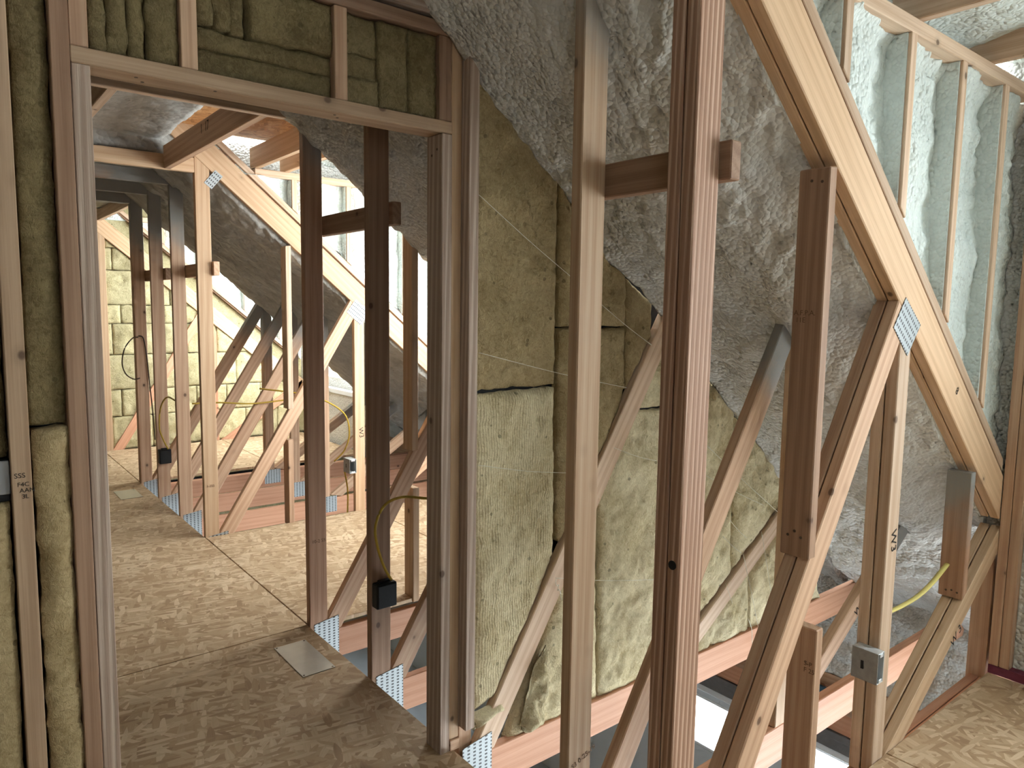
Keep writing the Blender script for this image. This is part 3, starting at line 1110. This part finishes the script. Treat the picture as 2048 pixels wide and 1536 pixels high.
# drilled hole plug in the doubled post
bh = bmesh.new()
bmesh.ops.create_cone(bh, cap_ends=True, segments=20, radius1=0.011, radius2=0.011, depth=0.004)
me = bpy.data.meshes.new('drilled_hole')
bh.to_mesh(me)
bh.free()
me.materials.append(BLACK)
o = bpy.data.objects.new('drilled_hole', me)
place(o, Matrix.Translation((1.330, 1.05, 0.915)) @ Matrix.Rotation(math.pi / 2, 4, 'Y'), hC['stud'])

# hanging filler on the heel web of the near truss
zt = 0.031 + 0.67 * (3.085 - 2.552)
f2_ = prism('filler_stud', [(3.085, zt + 0.01), (3.123, zt + 0.035), (3.123, 0.905), (3.085, 0.905)], 1.029, 1.118, (0, 0, 1), W_RED_SP, tC, 0.003)

nail_dots(f2_, [(3.085, 1.05, 0.425), (3.085, 1.07, 0.43), (3.085, 1.09, 0.425)], (-1, 0, 0))

# ---- blocking boards nailed behind the studs
for ya, yb, z0, mt, lb in ((1.0, 1.44, 1.803, W_RED, 'short blocking board tying the doubled post to the next stud'), (2.52, 3.23, 1.825, W_RED, 'blocking board behind the two dark studs in the doorway'),
                           (4.79, 5.50, 1.69, W_TAN, 'blocking board behind the clean bright stud'), (5.98, 6.72, 1.69, W_RED, 'blocking board between the farthest grey topped studs')):
    b = box('blocking_board', 1.4195, 1.4575, ya, yb, z0, z0 + 0.087, mt, None, 'y', 0.003)
    tag(b, lb, 'lumber', 'blocking boards')

# ---- joists over the dormers
for x, y0, y1, z0, mt, lb in ((2.375, -1.74, 1.115, 2.390, W_PALE, 'ceiling joist of the near dormer meeting the cheek plate at the upper corner'), (2.965, -1.74, 1.115, 2.390, W_PALE, 'ceiling joist of the near dormer closest to its front wall'),
                              (1.70, 3.19, 4.90, 2.390, W_GOLD, 'ceiling joist beside the bare strand board inside the doorway'), (1.90, 3.19, 4.90, 2.390, W_GOLD, 'ceiling joist beside the pale foam inside the doorway'), (2.55, 3.19, 4.90, 2.390, W_GOLD, 'ceiling joist across the middle of the dormer inside the doorway'),
                              (1.155, 3.20, 4.819, 2.316, W_TAN, 'ceiling joist inked with the number 117'), (0.575, 3.20, 4.819, 2.316, W_PALE, 'ceiling joist at the upper corner of the doorway'),
                              (1.36, 6.74, 8.30, 2.32, W_PALE, 'short joist above the farthest studs')):
    j = box('ceiling_joist', x, x + 0.038, y0, y1, z0, z0 + 0.135, mt, None, 'y', 0.003)
    tag(j, lb, 'joist', 'dormer ceiling joists')
    if '117' in lb:
        lettering('lettering', '1  17', (x - 0.0012, 4.05, 2.385), (0, -1, 0), (0, 0, 1), 0.07, INK, j)

# ================================================================== DOOR WALL
YD = 1.95
dw = empty('wall_door', (0.8, YD, 0), 'stud framed door wall with open doorway, wool in its bays', kind='structure')
D2 = YD + 0.089
o_j = box('jamb_stud', 0.281, 0.319, YD, D2, 0.0, 2.045, W_GREY, dw)
box('king_stud', 0.242, 0.2795, YD - 0.002, D2, 0.0, 2.335, W_RED, dw)
o_s = box('stud', 0.126, 0.165, YD, D2, 0.0, 2.335, W_BROWN, dw)
box('jamb_stud', 1.273, 1.310, YD, D2, 0.0, 2.045, W_GREY, dw)
nail_dots(dw, [(0.42, YD + 0.03, 2.046), (0.44, YD + 0.06, 2.046), (0.60, YD + 0.02, 2.046), (0.93, YD + 0.03, 2.046), (0.95, YD + 0.055, 2.046)], (0, 0, -1))
nail_dots(dw, [(1.273, YD + 0.03, 2.0), (1.273, YD + 0.06, 1.985)], (-1, 0, 0))
box('king_stud', 1.3105, 1.349, YD + 0.004, D2, 0.038, 2.335, W_GOLD, dw)
box('sole_plate', 1.3105, 1.349, YD - 0.004, D2, 0.0, 0.037, W_TAN, dw, 'x')
box('door_header', 0.2805, 1.3100, YD, D2, 2.046, 2.083, W_BROWN, dw, 'x')
for x0, x1, mt in ((0.2805, 0.318, W_TAN), (0.517, 0.556, W_TAN), (0.920, 0.958, W_TAN), (1.264, 1.309, W_RED)):
    box('cripple_stud', x0, x1, YD + 0.003, D2, 2.084, 2.335, mt, dw)
box('top_plate', -1.0, 1.338, YD - 0.002, D2, 2.336, 2.374, W_RED, dw, 'x')
box('top_plate', -1.0, 1.352, YD - 0.02, D2, 2.384, 2.424, W_GREY, dw, 'x')
box('top_plate', -2.7, 1.0, YD + 0.04, D2, 2.43, 3.0, FOAM_SMOOTH, dw, 'x', 0)
box('stud', -0.30, -0.262, YD, D2, 0.0, 2.335, W_RED, dw)
box('wall_panel', -2.7, -0.35, YD + 0.02, D2, 0.0, 2.4, WOOL_DARK, dw, 'x', 0)
lettering('lettering', 'SSS', (0.131, YD - 0.001, 1.112), (1, 0, 0), (0, 0, 1), 0.016, INK, o_s)
lettering('lettering', 'F4C\n AAN\n  3L', (0.136, YD - 0.001, 1.092), (1, 0, 0.0), (0, 0, 1), 0.014, INK, o_s)

zt_, zb_ = 2.332, 2.087
G1 = 'wool batts of the door wall'
YB = YD + 0.018
for (x0, x1, z0, z1, lb) in (
        (0.321, 0.357, zb_, zt_, 'narrow wool strip above the doorway touching the end cripple'),
        (0.360, 0.403, zb_, zt_, 'second narrow wool strip above the doorway from its hinge end'),
        (0.406, 0.439, zb_, zt_, 'third narrow wool strip above the doorway from its hinge end'),
        (0.444, 0.514, zb_, zt_, 'wool strip above the doorway leaning on the first middle cripple'),
        (0.559, 0.598, 2.205, zt_, 'small wool offcut in the top corner of the middle bay over the doorway'),
        (0.600, 0.640, 2.200, zt_, 'second small wool offcut in the middle bay over the doorway'),
        (0.642, 0.676, 2.195, zt_, 'third small wool offcut beside the dark gap over the doorway'),
        (0.690, 0.917, 2.198, zt_, 'wide wool piece at the top of the middle bay over the doorway'),
        (0.559, 0.917, 2.146, 2.194, 'long thin wool strip halfway up the middle bay over the doorway'),
        (0.559, 0.917, zb_, 2.143, 'long wool strip resting on the door header in the middle bay'),
        (0.960, 1.062, 2.226, zt_, 'top wool square in the last bay over the doorway'),
        (0.960, 1.062, 2.160, 2.223, 'middle wool square in the last bay over the doorway'),
        (0.960, 1.062, zb_, 2.157, 'lowest wool square in the last bay over the doorway'),
        (1.065, 1.160, zb_, zt_, 'upright wool strip in the middle of the last bay over the doorway'),
        (1.163, 1.262, zb_, zt_, 'upright wool strip against the last cripple over the doorway')):
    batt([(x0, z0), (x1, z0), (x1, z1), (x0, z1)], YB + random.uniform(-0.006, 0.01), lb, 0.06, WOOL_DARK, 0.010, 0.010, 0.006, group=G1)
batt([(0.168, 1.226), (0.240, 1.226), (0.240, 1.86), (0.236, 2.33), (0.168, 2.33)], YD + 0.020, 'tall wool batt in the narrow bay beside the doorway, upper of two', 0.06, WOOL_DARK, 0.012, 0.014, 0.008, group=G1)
batt([(0.173, 0.0), (0.241, 0.0), (0.241, 1.22), (0.171, 1.215)], YD + 0.004, 'tall wool batt in the narrow bay beside the doorway, lower of two', 0.06, WOOL_SHADED, 0.012, 0.016, 0.009, group=G1)
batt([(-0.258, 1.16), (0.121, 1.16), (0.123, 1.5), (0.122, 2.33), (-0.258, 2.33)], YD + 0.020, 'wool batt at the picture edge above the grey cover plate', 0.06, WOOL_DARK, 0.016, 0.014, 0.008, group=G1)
batt([(-0.258, 0.0), (0.118, 0.0), (0.120, 0.6), (0.122, 1.055), (-0.258, 1.055)], YD + 0.010, 'wool batt at the picture edge below the grey cover plate', 0.06, WOOL_SHADED, 0.016, 0.014, 0.008, group=G1)
gb = empty('junction_box', (0.07, YD, 1.08), 'grey covered electrical box at the picture edge beside the marked stud', 'electrical box')
box('cover_plate', 0.02, 0.1245, YD + 0.012, YD + 0.018, 1.075, 1.152, GREYBOX, gb, 'x')
box('back_box', 0.022, 0.1235, YD + 0.0185, YD + 0.07, 1.058, 1.154, BLACK, gb, 'x')
bk = box('gap_shade_sheet', -0.34, XK, YD + 0.083, YD + 0.088, 2.087, 2.335, GAP_SHADE, dw, 'x', 0)  # black sheets added so gaps between the batts read as shade
bk = box('gap_shade_sheet', -0.34, 0.242, YD + 0.083, YD + 0.088, 0.0, 2.335, GAP_SHADE, dw, 'x', 0)

# ================================================================== WOOL IN THE TRUSS
G2 = 'wool batts packed in the truss beyond the posts'
Y2 = 1.945
wd = [
    ([(1.392, 2.25), (1.51, 2.175), (1.619, 2.085), (1.757, 1.967), (1.757, 1.238), (1.396, 1.233)], WOOL_SHADED, 'large smooth wool batt under the foam beside the door wall'),
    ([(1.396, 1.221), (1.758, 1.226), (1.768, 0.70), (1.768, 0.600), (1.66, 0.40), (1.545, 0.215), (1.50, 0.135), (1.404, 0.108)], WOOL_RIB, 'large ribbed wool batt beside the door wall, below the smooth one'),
    ([(1.764, 1.955), (1.886, 1.849), (2.049, 1.71), (2.121, 1.645), (2.121, 1.446), (1.772, 1.446)], WOOL_SHADED, 'wool batt under the foam edge behind the single stud'),
    ([(1.775, 1.438), (2.124, 1.439), (2.132, 1.204), (2.095, 1.101), (2.016, 0.972), (1.895, 0.774), (1.80, 0.640), (1.778, 0.66)], WOOL_SHADED, 'wool batt cut to a slant along the diagonal web, behind the single stud'),
    ([(2.129, 1.63), (2.283, 1.535), (2.285, 1.40), (2.262, 1.369), (2.145, 1.195)], WOOL_SHADED, 'small pointed wool offcut at the top of the diagonal web'),
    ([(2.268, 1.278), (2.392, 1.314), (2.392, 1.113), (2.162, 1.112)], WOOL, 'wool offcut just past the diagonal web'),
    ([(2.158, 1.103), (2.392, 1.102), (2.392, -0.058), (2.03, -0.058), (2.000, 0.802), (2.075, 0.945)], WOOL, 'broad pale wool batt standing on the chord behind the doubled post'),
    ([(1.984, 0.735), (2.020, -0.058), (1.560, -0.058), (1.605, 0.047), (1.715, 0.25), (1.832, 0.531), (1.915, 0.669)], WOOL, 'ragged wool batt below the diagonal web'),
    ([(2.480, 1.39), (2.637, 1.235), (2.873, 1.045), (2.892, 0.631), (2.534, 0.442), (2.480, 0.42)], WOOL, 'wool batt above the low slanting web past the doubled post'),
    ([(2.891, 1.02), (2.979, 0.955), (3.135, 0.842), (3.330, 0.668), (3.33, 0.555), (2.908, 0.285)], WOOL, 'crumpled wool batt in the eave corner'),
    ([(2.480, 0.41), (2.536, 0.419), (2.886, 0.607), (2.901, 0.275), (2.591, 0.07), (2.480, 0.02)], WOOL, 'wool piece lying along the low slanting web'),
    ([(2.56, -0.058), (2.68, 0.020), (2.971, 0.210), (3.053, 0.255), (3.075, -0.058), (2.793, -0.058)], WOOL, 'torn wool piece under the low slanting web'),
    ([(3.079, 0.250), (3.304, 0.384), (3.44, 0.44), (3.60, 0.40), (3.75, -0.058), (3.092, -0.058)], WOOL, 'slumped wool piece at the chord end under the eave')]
for i, (p, mt, lb) in enumerate(wd):
    batt(p, Y2 + (0.004 if i in (4, 5) else 0), lb, 0.04, mt, 0.011, 0.016, 0.012 if i < 8 else 0.015, group=G2)
# torn tuft hanging at the foot of the ribbed batt
batt([(1.40, 0.10), (1.52, 0.115), (1.55, 0.075), (1.47, 0.07), (1.405, 0.045)], 1.925, 'torn wool tuft curling out at the foot of the ribbed batt', 0.03, WOOL, 0.008, 0.03, 0.02, group=G2)
batt([(1.60, 0.0), (1.66, 0.20), (1.72, 0.27), (1.74, 0.12), (1.70, -0.03), (1.63, -0.04)], 1.912, 'crumpled wool chunk fallen against the diagonal web foot', 0.012, WOOL, 0.008, 0.035, 0.025, group=G2)
prism('wall_backing', [(1.41, 0.13), (1.60, 0.13), (1.60, -0.10), (3.55, -0.10), (3.30, 0.70), (1.41, 2.36)], 1.992, 1.998, (1, 0, 0), GAP_SHADE, None, 0)  # black sheet added behind the truss wool to darken its open seams
tag(bpy.data.objects['wall_backing'], 'dark sheet added behind the wool filled truss to shade its gaps', kind='structure')

# twine holding the wool
tw = [((1.391, 1.866), (1.802, 1.621)), ((1.944, 1.534), (2.246, 1.37)), ((1.396, 1.363), (2.107, 1.207)), ((1.40, 0.989), (1.815, 0.908)), ((2.046, 0.977), (2.30, 0.894)),
      ((1.754, 0.522), (2.307, 0.389)), ((2.624, 0.929), (3.243, 0.517)), ((2.634, 0.789), (3.107, 0.577)), ((2.832, 0.551), (2.972, 0.441)), ((2.784, 0.484), (2.937, 0.375)),
      ((2.949, 0.373), (3.118, -0.056)), ((3.096, 0.45), (3.214, 0.10)), ((2.819, 0.256), (2.882, 0.144))]
tl = ['twine strung from the door wall at head height across the wool', 'twine stretched to the top of the diagonal web', 'long twine sagging across the smooth wool batt', 'twine across the ribbed wool batt behind the single stud', 'twine tied to the diagonal web behind the doubled post',
      'bright horizontal twine knotted on the diagonal web', 'long twine falling towards the eave past the doubled post', 'second twine falling towards the eave', 'short twine beside the slanting truss web', 'short twine just under the slanting truss web',
      'twine hanging down over the torn wool', 'twine hanging near the eave corner', 'tiny twine end on the low slanting web']
for (a, b), lb in zip(tw, tl):
    mid = ((a[0] + b[0]) / 2, 1.914, (a[1] + b[1]) / 2 - 0.006)
    s = tube('twine', [(a[0], 1.917, a[1]), mid, (b[0], 1.917, b[1])], 0.0011, TWINE)
    tag(s, lb, 'twine', 'twine over the wool')
kn = [(1.752 + 0.008 * math.cos(k * 2.1) + 0.004 * k, 1.918 - 0.004 * (k % 3), 0.515 - 0.009 * k + 0.01 * math.sin(k * 3)) for k in range(9)]
s = tube('twine', kn, 0.0013, TWINE)
tag(s, 'frayed white twine knot on the diagonal web', 'twine', 'twine over the wool')
s = tube('twine', [(3.02, 1.918, 0.03), (3.05, 1.915, -0.03), (3.06, 1.916, -0.09), (3.075, 1.918, -0.13)], 0.0016, TWINE)
tag(s, 'frayed twine end hanging over the bottom chord', 'twine', 'twine over the wool')

# ================================================================== FAR END WALL WOOL
rows = [0.0, 0.34, 0.62, 0.98, 1.30, 1.49, 1.84, 2.06, 2.30]
names_r = ['lowest', 'second', 'third', 'fourth', 'fifth', 'sixth', 'seventh', 'top']
colsx = [1.20, 1.42, 1.80, 2.12, 2.42, 2.78, 3.15, 3.5]
names_c = ['beside the door jamb', 'behind the doubled grey stud', 'behind the grey stud row', 'beside the clean stud', 'behind the slanting webs', 'near the cable run', 'at the eave']
for ri in range(len(rows) - 1):
    sh = (0.0, 0.13, -0.07, 0.05, 0.16, -0.10, 0.08, 0.0)[ri]
    for ci in range(len(colsx) - 1):
        x0, x1 = colsx[ci] + (sh * (0.6 + 0.15 * ci) if ci else 0), colsx[ci + 1] + sh * (0.75 + 0.15 * ci)
        z0, z1 = rows[ri] + 0.004, rows[ri + 1] - 0.004
        x0 += 0.004
        x1 -= 0.004
        top = lambda x: roof(x) - 0.19
        if z0 > top(x0) - 0.08:
            continue
        if z1 <= top(x1):
            poly = [(x0, z0), (x1, z0), (x1, z1), (x0, z1)]
        else:
            xz = lambda z: (3.53 - 0.19 - z) / 0.836
            poly = [(x0, z0), (min(x1, xz(z0)), z0)]
            if top(x1) > z0:
                poly.append((x1, top(x1)))
            if z1 < top(x0):
                poly += [(xz(z1), z1), (x0, z1)]
            else:
                poly.append((x0, top(x0)))
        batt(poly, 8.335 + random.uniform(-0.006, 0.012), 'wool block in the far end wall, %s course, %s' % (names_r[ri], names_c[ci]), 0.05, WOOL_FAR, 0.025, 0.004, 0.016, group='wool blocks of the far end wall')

# ================================================================== SMALL THINGS
# black outlet boxes on studs
def outlet(x0, x1, y0, y1, z0, z1, label):
    r = empty('outlet_box', (x0, y1, z0), label, 'outlet box')
    box('housing', x0, x1, y0 + 0.006, y1, z0, z1, BLACK, r, 'z', 0.004)
    box('cover', x0 + 0.003, x1 - 0.003, y0, y0 + 0.007, z0 + 0.003, z1 - 0.003, BLACK, r, 'z', 0.003)
    box('cable_clamp', x0 + 0.02, x1 - 0.02, y0 + 0.02, y1 - 0.006, z1 - 0.001, z1 + 0.008, BLACK, r, 'x', 0.002)
    return r


outlet(1.333, 1.423, 2.497, 2.546, 0.304, 0.405, 'black plastic outlet box on the dark stud in the doorway')
outlet(1.333, 1.420, 5.985, 6.039, 0.275, 0.385, 'small black outlet box on a far grey topped stud')
c = tube('cable', [(1.405, 2.515, 0.41), (1.375, 2.522, 0.47), (1.350, 2.53, 0.56), (1.343, 2.53, 0.64), (1.365, 2.50, 0.725), (1.43, 2.47, 0.758), (1.55, 2.43, 0.742), (1.75, 2.40, 0.73)], 0.0058, CABLE_Y, None, 8)
tag(c, 'yellow cable curving up from the black box in the doorway', 'cable', 'electrical cables')
c = tube('cable', [(1.40, 6.00, 0.385), (1.37, 6.01, 0.46), (1.345, 6.015, 0.56), (1.345, 5.95, 0.72), (1.345, 5.75, 0.82), (1.345, 5.50, 0.82)], 0.006, CABLE_Y, None, 8)
tag(c, 'yellow cable looping up from the small far black box', 'cable', 'electrical cables')
c = tube('cable', [(1.43, 5.41, 0.805), (1.62, 5.40, 0.80), (1.85, 5.41, 0.775), (2.10, 5.40, 0.785), (2.39, 5.40, 0.79)], 0.006, CABLE_Y, None, 6)
tag(c, 'yellow cable strung level across the far diagonal webs', 'cable', 'electrical cables')
c = tube('cable', [(2.30, 4.97, 0.36), (2.35, 4.90, 0.45), (2.37, 4.86, 0.58), (2.34, 4.87, 0.72), (2.22, 4.92, 0.82), (2.05, 4.98, 0.88), (1.8, 5.1, 0.92)], 0.006, CABLE_Y, None, 8)
tag(c, 'pair of pale cables curving down to the metal box on the far upright', 'cable', 'electrical cables')
c = tube('cable', [(2.36, 4.93, 0.30), (2.385, 4.93, 0.15), (2.38, 4.92, 0.02), (2.37, 4.91, -0.06)], 0.006, CABLE_Y, None, 6)
tag(c, 'cable hanging below the metal box on the far upright', 'cable', 'electrical cables')
c = tube('cable', [(2.47, 1.09, 0.462), (2.60, 1.10, 0.452), (2.72, 1.10, 0.448), (2.83, 1.09, 0.462), (2.94, 1.085, 0.492), (3.08, 1.09, 0.53)], 0.010, CABLE_YB, None, 8, flat=0.006)
tag(c, 'bright yellow flat cable crossing between the near truss webs', 'cable', 'electrical cables')
c = tube('wire', [(1.345, 6.63, 1.23), (1.30, 6.62, 1.22), (1.24, 6.61, 1.14), (1.215, 6.60, 1.02), (1.24, 6.60, 0.93), (1.30, 6.61, 0.885), (1.345, 6.62, 0.89)], 0.005, WIRE, None, 8)
tag(c, 'thin dark wire loop hanging off the doubled grey stud', 'wire', 'electrical cables')
c = tube('wire', [(1.35, 6.63, 1.24), (1.385, 6.63, 1.22), (1.405, 6.63, 1.08), (1.42, 6.63, 0.85), (1.436, 6.63, 0.6), (1.446, 6.63, 0.36)], 0.005, WIRE, None, 8)
tag(c, 'thin dark wire running down the doubled grey stud', 'wire', 'electrical cables')


def metal_box(x1, y0, y1, z0, z1, d, label):
    """open steel device box fixed to the -x face of an upright, mouth towards -y"""
    x0 = x1 - d
    r = empty('device_box', (x1, y1, z0), label, 'electrical box')
    t = 0.003
    box('side_wall', x0, x0 + t, y0, y1, z0, z1, GALV, r, 'z', 0.001)
    box('side_wall', x1 - t, x1, y0, y1, z0, z1, GALV_IN, r, 'z', 0.001)
    box('end_wall', x0 + t, x1 - t, y0, y1, z0, z0 + t, GALV_IN, r, 'y', 0.001)
    box('end_wall', x0 + t, x1 - t, y0, y1, z1 - t, z1, GALV_IN, r, 'y', 0.001)
    box('back_wall', x0 + t, x1 - t, y1 - t, y1, z0 + t, z1 - t, GALV, r, 'z', 0.001)
    for za in (z0 + t, z1 - t - 0.012):
        box('mounting_ear', x0 + 0.012, x1 - 0.012, y0 - 0.0015, y0 + 0.002, za, za + 0.012, GALV_IN, r, 'z', 0.001)
    box('knockout', x0 - 0.001, x0 + 0.0005, (y0 + y1) / 2 + 0.003, (y0 + y1) / 2 + 0.012, (z0 + z1) / 2 - 0.014, (z0 + z1) / 2 + 0.014, BLACK, r, 'z', 0.0)
    return r


metal_box(2.3955, 1.012, 1.098, 0.300, 0.405, 0.045, 'grey open steel device box on the near doubled upright')
metal_box(2.3955, 4.80, 4.90, 0.290, 0.395, 0.055, 'small open steel device box on the bright far upright')

# steel cover sheets on the floor
p1 = box('steel_sheet', 1.113, 1.256, 2.725, 3.043, 0.0005, 0.003, STEEL, None, 'y', 0.0006)
tag(p1, 'square steel sheet lying on the floor at the doorway studs', 'metal sheet', 'steel sheets on the floor')
nail_dots(p1, [(1.122, 2.735, 0.003), (1.247, 2.735, 0.003), (1.122, 3.033, 0.003), (1.247, 3.033, 0.003)], (0, 0, 1))
p2 = box('steel_sheet', 1.085, 1.240, 6.15, 6.45, 0.0005, 0.003, STEEL, None, 'y', 0.0006)
tag(p2, 'steel sheet lying on the far end of the floor', 'metal sheet', 'steel sheets on the floor')
# foil lined gap at the edge of the lit floor
fo = tube('duct', [(1.45, 3.205, -0.075), (1.8, 3.21, -0.07), (2.2, 3.21, -0.07), (2.9, 3.21, -0.07)], 0.026, FOIL, None, 4)
tag(fo, 'foil wrapped duct showing in the dark gap under the bright floor edge', 'duct')
fo = tube('duct', [(1.45, 6.80, -0.075), (2.0, 6.80, -0.07), (2.9, 6.80, -0.07)], 0.03, GAP_SHADE, None, 4)  # dark tube added where only a shaded gap shows
tag(fo, 'dark tube added as shade under the edge of the farthest floor', 'duct')
